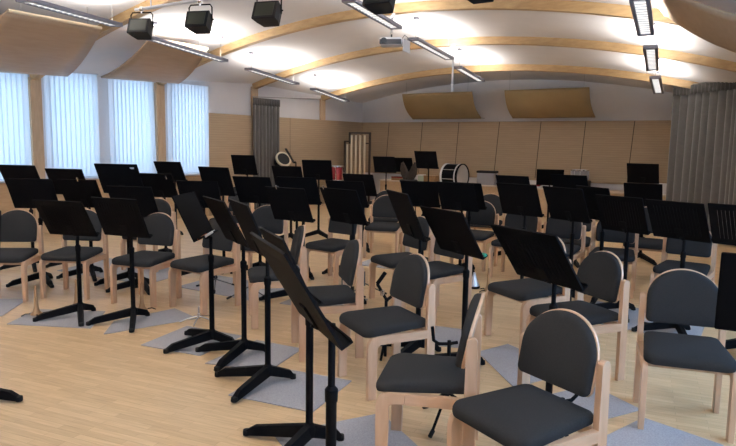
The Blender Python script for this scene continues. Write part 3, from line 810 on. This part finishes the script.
# ------------------------------------------------------------------ carpet pieces
def carpet(label, pts, z=.0):
    c = Vector((sum(p[0] for p in pts)/4, sum(p[1] for p in pts)/4, 0)); bm = bmesh.new()
    prism(bm, [(p[0]-c.x, p[1]-c.y) for p in pts], 0, .006, lambda a, b, t: (a, b, t))
    o = link('carpet_piece', bm, M['carpet']); o.location = (c.x, c.y, z+.0005); tag(o, label, 'carpet', 'loose grey carpet pieces')
def rect(cx, cy, l, w, a):
    a = R(a); ca, sa = math.cos(a), math.sin(a)
    return [(cx+x*ca-y*sa, cy+x*sa+y*ca) for x, y in ((-l/2, -w/2), (l/2, -w/2), (l/2, w/2), (-l/2, w/2))]
carpet('grey carpet piece under the first open floor stand and its wooden peg', [(-5.70, 2.68), (-5.98, 3.10), (-5.42, 3.45), (-5.02, 3.05)])
carpet('grey carpet piece under the second open floor stand', [(-4.78, 3.02), (-5.06, 3.30), (-5.0, 3.92), (-4.56, 3.82)])
carpet('grey carpet piece cut by the frame edge near the windows', [(-6.35, 2.45), (-6.9, 2.9), (-6.45, 3.25), (-6.0, 2.78)])
carpet('grey carpet piece under the stand that holds pencils', [(-4.29, 3.03), (-4.43, 3.60), (-3.84, 3.69), (-3.72, 3.14)])
carpet('grey carpet piece under the stand next to the one holding pencils', [(-3.56, 3.05), (-3.66, 3.68), (-3.22, 3.74), (-3.08, 3.22)])
carpet('grey carpet piece under the third stand of the aisle row', [(-2.98, 2.74), (-3.10, 3.30), (-2.50, 3.42), (-2.38, 2.86)])
carpet('grey carpet piece under the tall slotted stand closest to the camera', [(-2.36, 2.50), (-2.04, 3.10), (-1.64, 2.86), (-1.95, 2.28)])
carpet('grey carpet piece between the sideways chair and the big nearest chair', [(-2.08, 4.52), (-1.97, 4.86), (-1.35, 4.55), (-1.55, 3.98)])
carpet('bluish grey carpet piece in front of the blue-tinted chair', [(-.90, 3.46), (-.74, 4.00), (-.30, 3.88), (-.42, 3.36)])
carpet('grey carpet piece beside the leg of the big nearest chair', [(-1.45, 3.75), (-1.15, 4.35), (-.78, 4.12), (-.98, 3.72)])
carpet('grey carpet piece behind the lone aisle chair', [(-2.62, 4.40), (-2.75, 4.95), (-2.30, 5.05), (-2.18, 4.55)])
carpet('grey carpet piece beneath the silver mute behind the blue-tinted chair', [(-1.70, 6.00), (-1.80, 6.85), (-.75, 6.75), (-.70, 5.85)])
carpet('grey carpet piece under the chairs behind the chrome tripod', [(-5.75, 4.55), (-5.85, 5.25), (-4.75, 5.30), (-4.65, 4.60)])
carpet('grey carpet piece under the second row beside the windows', [(-7.6, 4.2), (-7.9, 5.1), (-6.3, 5.2), (-6.1, 4.4)])
carpet('grey carpet piece in the middle aisle under the lone chair', [(-5.0, 6.9), (-5.1, 7.5), (-4.3, 7.55), (-4.2, 6.95)])
carpet('grey carpet piece behind the sideways row of chairs', [(-4.35, 4.7), (-4.45, 5.3), (-3.75, 5.4), (-3.6, 4.8)])

# ------------------------------------------------------------------ small instrument holders on the floor
def peg(label, x, y, h_=.28):
    root = thing('instrument_peg', label, 'instrument stand', (x, y, .0068), 0, 'wooden instrument pegs')
    bm = bmesh.new(); lathe(bm, [(.052, .010), (.050, .022), (.030, .040), (.021, .075), (.014, .16), (.010, h_-.01), (.004, h_)], 18); link('peg', bm, M['peg'], root, smooth=True)
    for k in range(4):
        a = R(45+90*k+20); bm = bmesh.new(); c_, s_ = math.cos(a), math.sin(a)
        tube(bm, [(c_*.04, s_*.04, .018), (c_*.09, s_*.09, .022), (c_*.125, s_*.125, .006)], .0055, 6); link('foot', bm, M['rubber'], root)
    return root
peg('wooden peg on the carpet beside the first open floor stand', -5.77, 2.98)
peg('wooden peg behind the first open floor stand', -5.75, 3.36)
peg('wooden peg beside the second open floor stand', -5.15, 3.66)
peg('wooden peg beside the silver mute in mid hall', -2.90, 6.52, .27)
root = thing('chrome_tripod', 'low chrome folding tripod on the floor under the chair near the pencil stand', 'instrument stand', (-4.46, 3.76, 0))
bm = bmesh.new(); lathe(bm, [(.012, .03), (.016, .04), (.016, .075), (.009, .08), (.009, .14)], 12); link('hub', bm, M['chrome'], root, smooth=True)
for k in range(5):
    a = R(15+72*k); bm = bmesh.new(); tube(bm, [(0, 0, .055), (.10*math.cos(a), .10*math.sin(a), .035), (.165*math.cos(a), .165*math.sin(a), .008)], .007, 8); link('leg', bm, M['chrome'], root)
def mute(label, x, y, z=0):
    root = thing('cone_mute', label, 'mute', (x, y, z), 0, 'silver cone mutes')
    bm = bmesh.new(); lathe(bm, [(.052, .022), (.060, .030), (.052, .06), (.030, .11), (.018, .15), (.014, .18), (.004, .185)], 20); link('cone', bm, M['silver'], root, smooth=True)
    bm = bmesh.new(); lathe(bm, [(.062, 0), (.068, .006), (.066, .020), (.05, .023)], 20); link('base_ring', bm, M['rubber'], root)
mute('silver cone mute on the floor below the green-glint stand', -3.12, 6.62)
mute('silver cone mute on the carpet behind the blue-tinted chair', -1.17, 6.25, .0068)
def holder(label, x, y, rz, h_=.42):
    root = thing('instrument_holder', label, 'instrument stand', (x, y, 0), R(rz), 'black folding instrument holders')
    bm = bmesh.new(); tube(bm, [(0, 0, .14), (0, 0, h_)], .011, 8); link('post', bm, M['black'], root)
    for k in range(3):
        a = R(120*k+60); c_, s_ = math.cos(a), math.sin(a); bm = bmesh.new(); tube(bm, [(0, 0, .19), (c_*.10, s_*.10, .12), (c_*.22, s_*.22, .017)], .009, 8); lg = link('leg', bm, M['black'], root)
        bm = bmesh.new(); tube(bm, [(c_*.195, s_*.195, .032), (c_*.235, s_*.235, .013)], .013, 8); link('rubber_foot', bm, M['rubber'], lg)
    bm = bmesh.new(); tube(bm, [(0, 0, h_-.02), (.06, 0, h_-.02), (.09, .0, h_), (.10, 0, h_+.08)], .010, 8); tube(bm, [(0, 0, h_-.02), (-.05, 0, h_-.01)], .010, 8); link('hook', bm, M['black'], root)
    bm = bmesh.new(); tube(bm, [(0, 0, .20), (.06, .03, .22), (.11, .05, .30)], .009, 8); link('lower_arm', bm, M['black'], root)
holder('black folding instrument holder with hook behind the sideways chair', -1.66, 3.22, 215, .50)
holder('black folding instrument holder partly hidden behind the big nearest chair', -.96, 3.12, 60, .36)
root = thing('instrument_holder', 'black jointed instrument arm rising beside the lone aisle chair', 'instrument stand', (-2.66, 3.97, 0), R(30), 'black folding instrument holders')
bm = bmesh.new(); tube(bm, [(.06, 0, .0), (.06, 0, .44)], .012, 8); link('post', bm, M['black'], root)
for k in range(3):
    a = R(120*k+20); bm = bmesh.new(); tube(bm, [(.06, 0, .16), (.06+.14*math.cos(a), .14*math.sin(a), .012)], .010, 8); link('leg', bm, M['black'], root)
bm = bmesh.new(); tube(bm, [(.07, 0, .43), (-.01, 0, .565)], .012, 8); tube(bm, [(.06, 0, .44), (.10, 0, .47)], .012, 8); link('lower_arm', bm, M['black'], root)
bm = bmesh.new(); tube(bm, [(-.01, 0, .565), (.05, 0, .655)], .015, 8); link('upper_arm', bm, M['black'], root)
bm = bmesh.new(); lathe(bm, [(.017, -.02), (.017, .02)], 10, Matrix.Translation((.03, 0, .498))); link('collar', bm, M['chrome'], root)['label'] = 'shiny metal collar'
def thin_tripod(label, x, y, rz, h_=.24):
    root = thing('folding_tripod', label, 'instrument stand', (x, y, 0), R(rz), 'thin folding tripods under the chairs')
    bm = bmesh.new(); tube(bm, [(0, 0, .08), (0, 0, h_)], .008, 6); link('post', bm, M['pldark'], root)
    for k in range(3):
        a = R(120*k); bm = bmesh.new(); tube(bm, [(0, 0, .11), (.24*math.cos(a), .24*math.sin(a), .010)], .006, 6); lg = link('leg', bm, M['pldark'], root)
        bm = bmesh.new(); tube(bm, [(.20*math.cos(a), .20*math.sin(a), .027), (.25*math.cos(a), .25*math.sin(a), .011)], .011, 6); link('rubber_foot', bm, M['rubber'], lg)
thin_tripod('thin folding tripod under the chair behind the pencil stand', -4.80, 4.72, 10)
thin_tripod('thin folding tripod on the floor behind the aisle stands', -4.0, 5.28, 40, .3)
thin_tripod('thin folding tripod under the second row chair near the chrome tripod', -5.35, 4.75, 75)
thin_tripod('thin folding tripod below the plain mid hall desk', -3.95, 5.62, 20)

# ------------------------------------------------------------------ percussion and things at the back
LZ = .6655
root = thing('bass_drum', 'black bass drum with pale hoops lying sideways in front of the back ledge', 'drum', (-7.25, 14.06, 0), R(-4))
ZC, RD = .875, .285
def ax(x): return Matrix.Translation((x, 0, ZC)) @ Matrix.Rotation(PI/2, 4, 'Y')
bm = bmesh.new(); lathe(bm, [(RD-.005, -.20), (RD, -.195), (RD, .195), (RD-.005, .20)], 40, ax(0)); link('shell', bm, M['black'], root, smooth=True)
for xx, mm in ((-.215, 'plwhite'), (.16, 'plwhite'), (.215, 'black')):
    hw = .022 if abs(xx) > .2 else .010
    bm = bmesh.new(); lathe(bm, [(RD+.002, -hw), (RD+.022, -hw), (RD+.022, hw), (RD+.002, hw)], 40, ax(xx)); o = link('hoop', bm, M[mm], root)
    if mm == 'plwhite': o['label'] = 'white hoop'
for xx in (-.216, .204):
    bm = bmesh.new(); lathe(bm, [(.001, .0), (RD, .0), (RD, .012), (.001, .012)], 40, ax(xx)); link('drum_head', bm, M['drumhead'], root)
for k in range(8):
    a = 2*PI*k/8+.2; bm = bmesh.new(); tube(bm, [(-.20, (RD+.012)*math.cos(a), ZC+(RD+.012)*math.sin(a)), (.20, (RD+.012)*math.cos(a), ZC+(RD+.012)*math.sin(a))], .006, 6); link('tension_rod', bm, M['chrome'], root)
for sx in (-1, 1):
    for sy in (-1, 1):
        bm = bmesh.new(); tube(bm, [(sx*.18, sy*.20, ZC-.20), (sx*.22, sy*.27, .012)], .012, 8); link('leg', bm, M['chrome'], root)

root = thing('storage_box', 'grey plastic box with black lid on the back ledge beside the bass drum', 'box', (-6.70, 14.75, LZ), R(8))
bm = bmesh.new(); box(bm, -.22, .22, -.15, .15, 0, .29, bevel=.012); link('body', bm, M['clearbox'], root)
bm = bmesh.new(); box(bm, -.235, .235, -.165, .165, .29, .345, bevel=.01); link('lid', bm, M['blackmatte'], root)['label'] = 'black lid'
root = thing('snare_drum', 'silver sided drum with upright lugs on the back ledge before the wall seams', 'drum', (-4.43, 14.75, LZ+.17))
bm = bmesh.new(); lathe(bm, [(.19, .05), (.195, .055), (.195, .27), (.19, .275)], 32); link('shell', bm, M['clearbox'], root, smooth=True)
for z in (.05, .27):
    bm = bmesh.new(); lathe(bm, [(.196, z-.014), (.21, z-.014), (.21, z+.014), (.196, z+.014)], 32); link('hoop', bm, M['chrome'], root)
for k in range(10):
    a = 2*PI*k/10; bm = bmesh.new(); tube(bm, [(.205*math.cos(a), .205*math.sin(a), .05), (.205*math.cos(a), .205*math.sin(a), .27)], .008, 6); link('lug', bm, M['chrome'], root)
bm = bmesh.new(); lathe(bm, [(.001, .272), (.19, .272), (.19, .279), (.001, .279)], 32); link('drum_head', bm, M['drumhead'], root)
bm = bmesh.new(); box(bm, -.2, .2, -.2, .2, -.17, .036, bevel=.008); link('base', bm, M['blackmatte'], root)
root = thing('soft_bag', 'small brown bag with two pointed flaps on a black stool at the back', 'bag', (-7.45, 12.24, .851))
bm = bmesh.new()
for sx in (-1, 1):
    out = [(0, 0), (sx*.13, .0), (sx*.19, .10), (sx*.21, .22), (sx*.19, .36), (sx*.15, .39), (sx*.08, .28), (sx*.02, .17), (0, .15)]
    if sx > 0: out = out[::-1]
    rings_surface(bm, out, [(.8, -.05), (1, -.02), (1, .02), (.8, .05)], lambda a, b, t: (a, t, b), (sx*.1, .15))
link('body', bm, M['brown'], root, smooth=True)
def ledge_box(nm, label, cat, x, y, sx, sy, sz, m_, lid=None, rz=0):
    root = thing(nm, label, cat, (x, y, LZ), R(rz)); bm = bmesh.new(); box(bm, -sx/2, sx/2, -sy/2, sy/2, 0, sz, bevel=.006); link('body', bm, M[m_], root)
    if lid: bm = bmesh.new(); box(bm, -sx/2-.006, sx/2+.006, -sy/2-.006, sy/2+.006, sz, sz+.03, bevel=.005); link('lid', bm, M[lid], root)
ledge_box('small_box', 'small pale green box on the back ledge between bag and wooden box', 'box', -8.55, 14.72, .16, .14, .15, 'green', 'plwhite')
ledge_box('wooden_box', 'flat wooden box on the back ledge beside the bass drum', 'box', -8.22, 14.66, .34, .26, .14, 'boxwood', 'boxwood')
ledge_box('wooden_box', 'low dark wooden box on the back ledge behind the raised stands', 'box', -9.15, 14.68, .5, .26, .07, 'boxwood', 'red')
ledge_box('book', 'red and white book lying on the back ledge next to a low desk', 'book', -5.46, 14.66, .3, .22, .035, 'paper', 'red', 12)
ledge_box('white_box', 'white box on the back ledge beside the wide corner curtain', 'box', -2.66, 14.72, .3, .24, .19, 'plwhite', 'plwhite')
root = thing('stool', 'tall black stool at the back carrying the small brown bag', 'stool', (-7.45, 12.24, 0))
bm = bmesh.new(); lathe(bm, [(.001, .79), (.19, .79), (.20, .80), (.20, .835), (.18, .85), (.001, .85)], 24); link('seat', bm, M['blackmatte'], root, smooth=True)
for k in range(4):
    a = PI/4+PI/2*k; bm = bmesh.new(); tube(bm, [(.12*math.cos(a), .12*math.sin(a), .80), (.19*math.cos(a), .19*math.sin(a), .011)], .011, 8); link('leg', bm, M['black'], root)
# tubular bells
root = thing('tubular_bells', 'tubular bells with pale upright tubes in a dark frame by the back corner', 'tubular bells', (-10.22, 14.1, 0), R(14))
bm = bmesh.new()
for x in (-.36, .36): box(bm, x-.022, x+.022, -.03, .03, .08, 1.93 if x > 0 else 1.70)
box(bm, -.24, -.20, -.03, .03, 1.62, 1.93); box(bm, -.24, .38, -.03, .03, 1.89, 1.93); box(bm, -.38, -.20, -.03, .03, 1.66, 1.70); box(bm, .25, .38, -.03, .03, 1.62, 1.65); box(bm, -.36, .36, -.03, .03, .30, .36)
link('frame', bm, M['darkwood'], root)
bm = bmesh.new()
for x in (-.36, .36): box(bm, x-.04, x+.04, -.28, .28, 0, .08, bevel=.01)
link('base', bm, M['blackmatte'], root)
for k in range(5):
    x = -.27+k*.125; zt_ = 1.60 if k == 0 else 1.84; bm = bmesh.new(); lathe(bm, [(.027, .42), (.027, zt_), (.022, zt_+.01)], 14, Matrix.Translation((x, -.045, 0))); link('tube', bm, M['cream'], root, smooth=True)
for k in range(5):
    x = -.27+k*.125; zt_ = 1.60 if k == 0 else 1.84; bm = bmesh.new(); tube(bm, [(x, -.045, zt_), (x, -.02, zt_+.03)], .006, 6); link('cord', bm, M['pldark'], root)
# tilted drum with a cream rim on a stand
root = thing('tilted_drum', 'drum with cream rim tilted on a stand by the narrow curtain', 'drum', (-10.52, 11.45, 0), R(-20))
T = Matrix.Translation((0, 0, 1.18)) @ Matrix.Rotation(R(58), 4, 'Y') @ Matrix.Rotation(0, 4, 'Z')
bm = bmesh.new(); lathe(bm, [(.165, -.10), (.17, -.09), (.17, .09), (.165, .10)], 28, T); link('shell', bm, M['black'], root, smooth=True)
bm = bmesh.new(); lathe(bm, [(.171, .07), (.195, .07), (.195, .115), (.155, .115), (.155, .098)], 28, T); link('hoop', bm, M['cream'], root)['label'] = 'cream rim'
bm = bmesh.new(); lathe(bm, [(.001, .100), (.155, .100), (.155, .105), (.001, .105)], 28, T); link('drum_head', bm, M['blackmatte'], root)
bm = bmesh.new(); tube(bm, [(0, 0, .45), (0, 0, 1.06)], .014, 8); tube(bm, [(-.03, 0, 1.03), (.01, 0, 1.08)], .012, 8); link('post', bm, M['chrome'], root)
for k in range(3):
    a = R(120*k+30); bm = bmesh.new(); tube(bm, [(0, 0, .6), (.33*math.cos(a), .33*math.sin(a), .012)], .010, 8); link('leg', bm, M['chrome'], root)
stand('music stand with thick dark desk leaning towards the tilted drum by the curtain', -9.88, 11.23, 38, 60, 1.17)
# drum kit piece with a red shell
def floor_tom(label, x, y, z, r_, h_, mat, rz=0):
    root = thing('tom_drum', label, 'drum', (x, y, 0), R(rz)); bm = bmesh.new(); lathe(bm, [(r_-.005, z), (r_, z+.01), (r_, z+h_-.01), (r_-.005, z+h_)], 28); link('shell', bm, M[mat], root, smooth=True)
    for zz in (z+.01, z+h_-.01):
        bm = bmesh.new(); lathe(bm, [(r_+.001, zz-.014), (r_+.014, zz-.014), (r_+.014, zz+.014), (r_+.001, zz+.014)], 28); link('hoop', bm, M['chrome'], root)
    bm = bmesh.new(); lathe(bm, [(.001, z+h_), (r_-.004, z+h_), (r_-.004, z+h_+.006), (.001, z+h_+.006)], 28); link('drum_head', bm, M['drumhead'], root)
    for k in range(6):
        a = 2*PI*k/6; bm = bmesh.new(); tube(bm, [((r_+.01)*math.cos(a), (r_+.01)*math.sin(a), z+.02), ((r_+.01)*math.cos(a), (r_+.01)*math.sin(a), z+h_-.02)], .008, 6); link('lug', bm, M['chrome'], root)
    for k in range(3):
        a = 2*PI*k/3+.4; bm = bmesh.new(); tube(bm, [((r_+.022)*math.cos(a), (r_+.022)*math.sin(a), z+h_*.6), ((r_+.022)*math.cos(a), (r_+.022)*math.sin(a), .03), ((r_+.05)*math.cos(a), (r_+.05)*math.sin(a), .010)], .009, 8); link('leg', bm, M['chrome'], root)
floor_tom('dark red tom drum with chrome hoops beside the tubular bells', -9.87, 12.75, .70, .17, .36, 'red')
floor_tom('dark tom drum behind a desk, next to the dark red tom', -10.28, 12.80, .74, .17, .34, 'black')

# ------------------------------------------------------------------ daylight, camera, view
w = bpy.data.worlds.new('sky'); scene.world = w; w.use_nodes = True
bg = w.node_tree.nodes['Background']; bg.inputs['Color'].default_value = (.66, .84, 1, 1); bg.inputs['Strength'].default_value = .15
def daylight(name, loc, target, sx, sy, power, col=(.62, .80, 1)):
    ld = bpy.data.lights.new(name, 'AREA'); ld.shape = 'RECTANGLE'; ld.size = sx; ld.size_y = sy; ld.energy = power; ld.color = col
    o = bpy.data.objects.new(name, ld); COL.objects.link(o); o.location = loc
    o.rotation_euler = (Vector(target)-Vector(loc)).to_track_quat('-Z', 'Y').to_euler()
for i, (a, b) in enumerate(WIN): daylight('window_daylight', (WL-.45, (a+b)/2, 1.85), (WL, (a+b)/2, 1.85), b-a, 1.8, 22, (.55, .78, 1))
for a, b in ADDED_RWIN:
    daylight('window_daylight', onR((a+b)/2, 1.65, .45), onR((a+b)/2, 1.65, 0), b-a, 1.5, 150, (.40, .65, 1))  # daylight for the unseen added openings, meant for the near floor

cam = bpy.data.cameras.new('camera'); co = bpy.data.objects.new('camera', cam); COL.objects.link(co)
F, TH, PIT, ROLL, CH = 641.95, 0.608688, 0.122109, 0.016067, 1.6152
cam.sensor_fit = 'HORIZONTAL'; cam.sensor_width = 36; cam.lens = F*36/736; cam.clip_start = .05
co.location = (0, 0, CH)
fwd = Vector((-math.sin(TH)*math.cos(PIT), math.cos(TH)*math.cos(PIT), -math.sin(PIT)))
right = Vector((math.cos(TH), math.sin(TH), 0)); up = right.cross(fwd)
r2 = right*math.cos(ROLL)+up*math.sin(ROLL); u2 = up*math.cos(ROLL)-right*math.sin(ROLL)
co.matrix_world = Matrix.Translation(co.location) @ Matrix((r2, u2, -fwd)).transposed().to_4x4()
scene.camera = co
scene.view_settings.view_transform = 'Standard'; scene.view_settings.look = 'None'; scene.view_settings.gamma = 1
scene.view_settings.exposure = 0.1; scene.view_settings.use_curve_mapping = False
scene.cycles.max_bounces = 8; scene.cycles.diffuse_bounces = 5; scene.cycles.use_denoising = True
scene.cycles.caustics_reflective = False; scene.cycles.caustics_refractive = False
scene.cycles.sample_clamp_indirect = 8
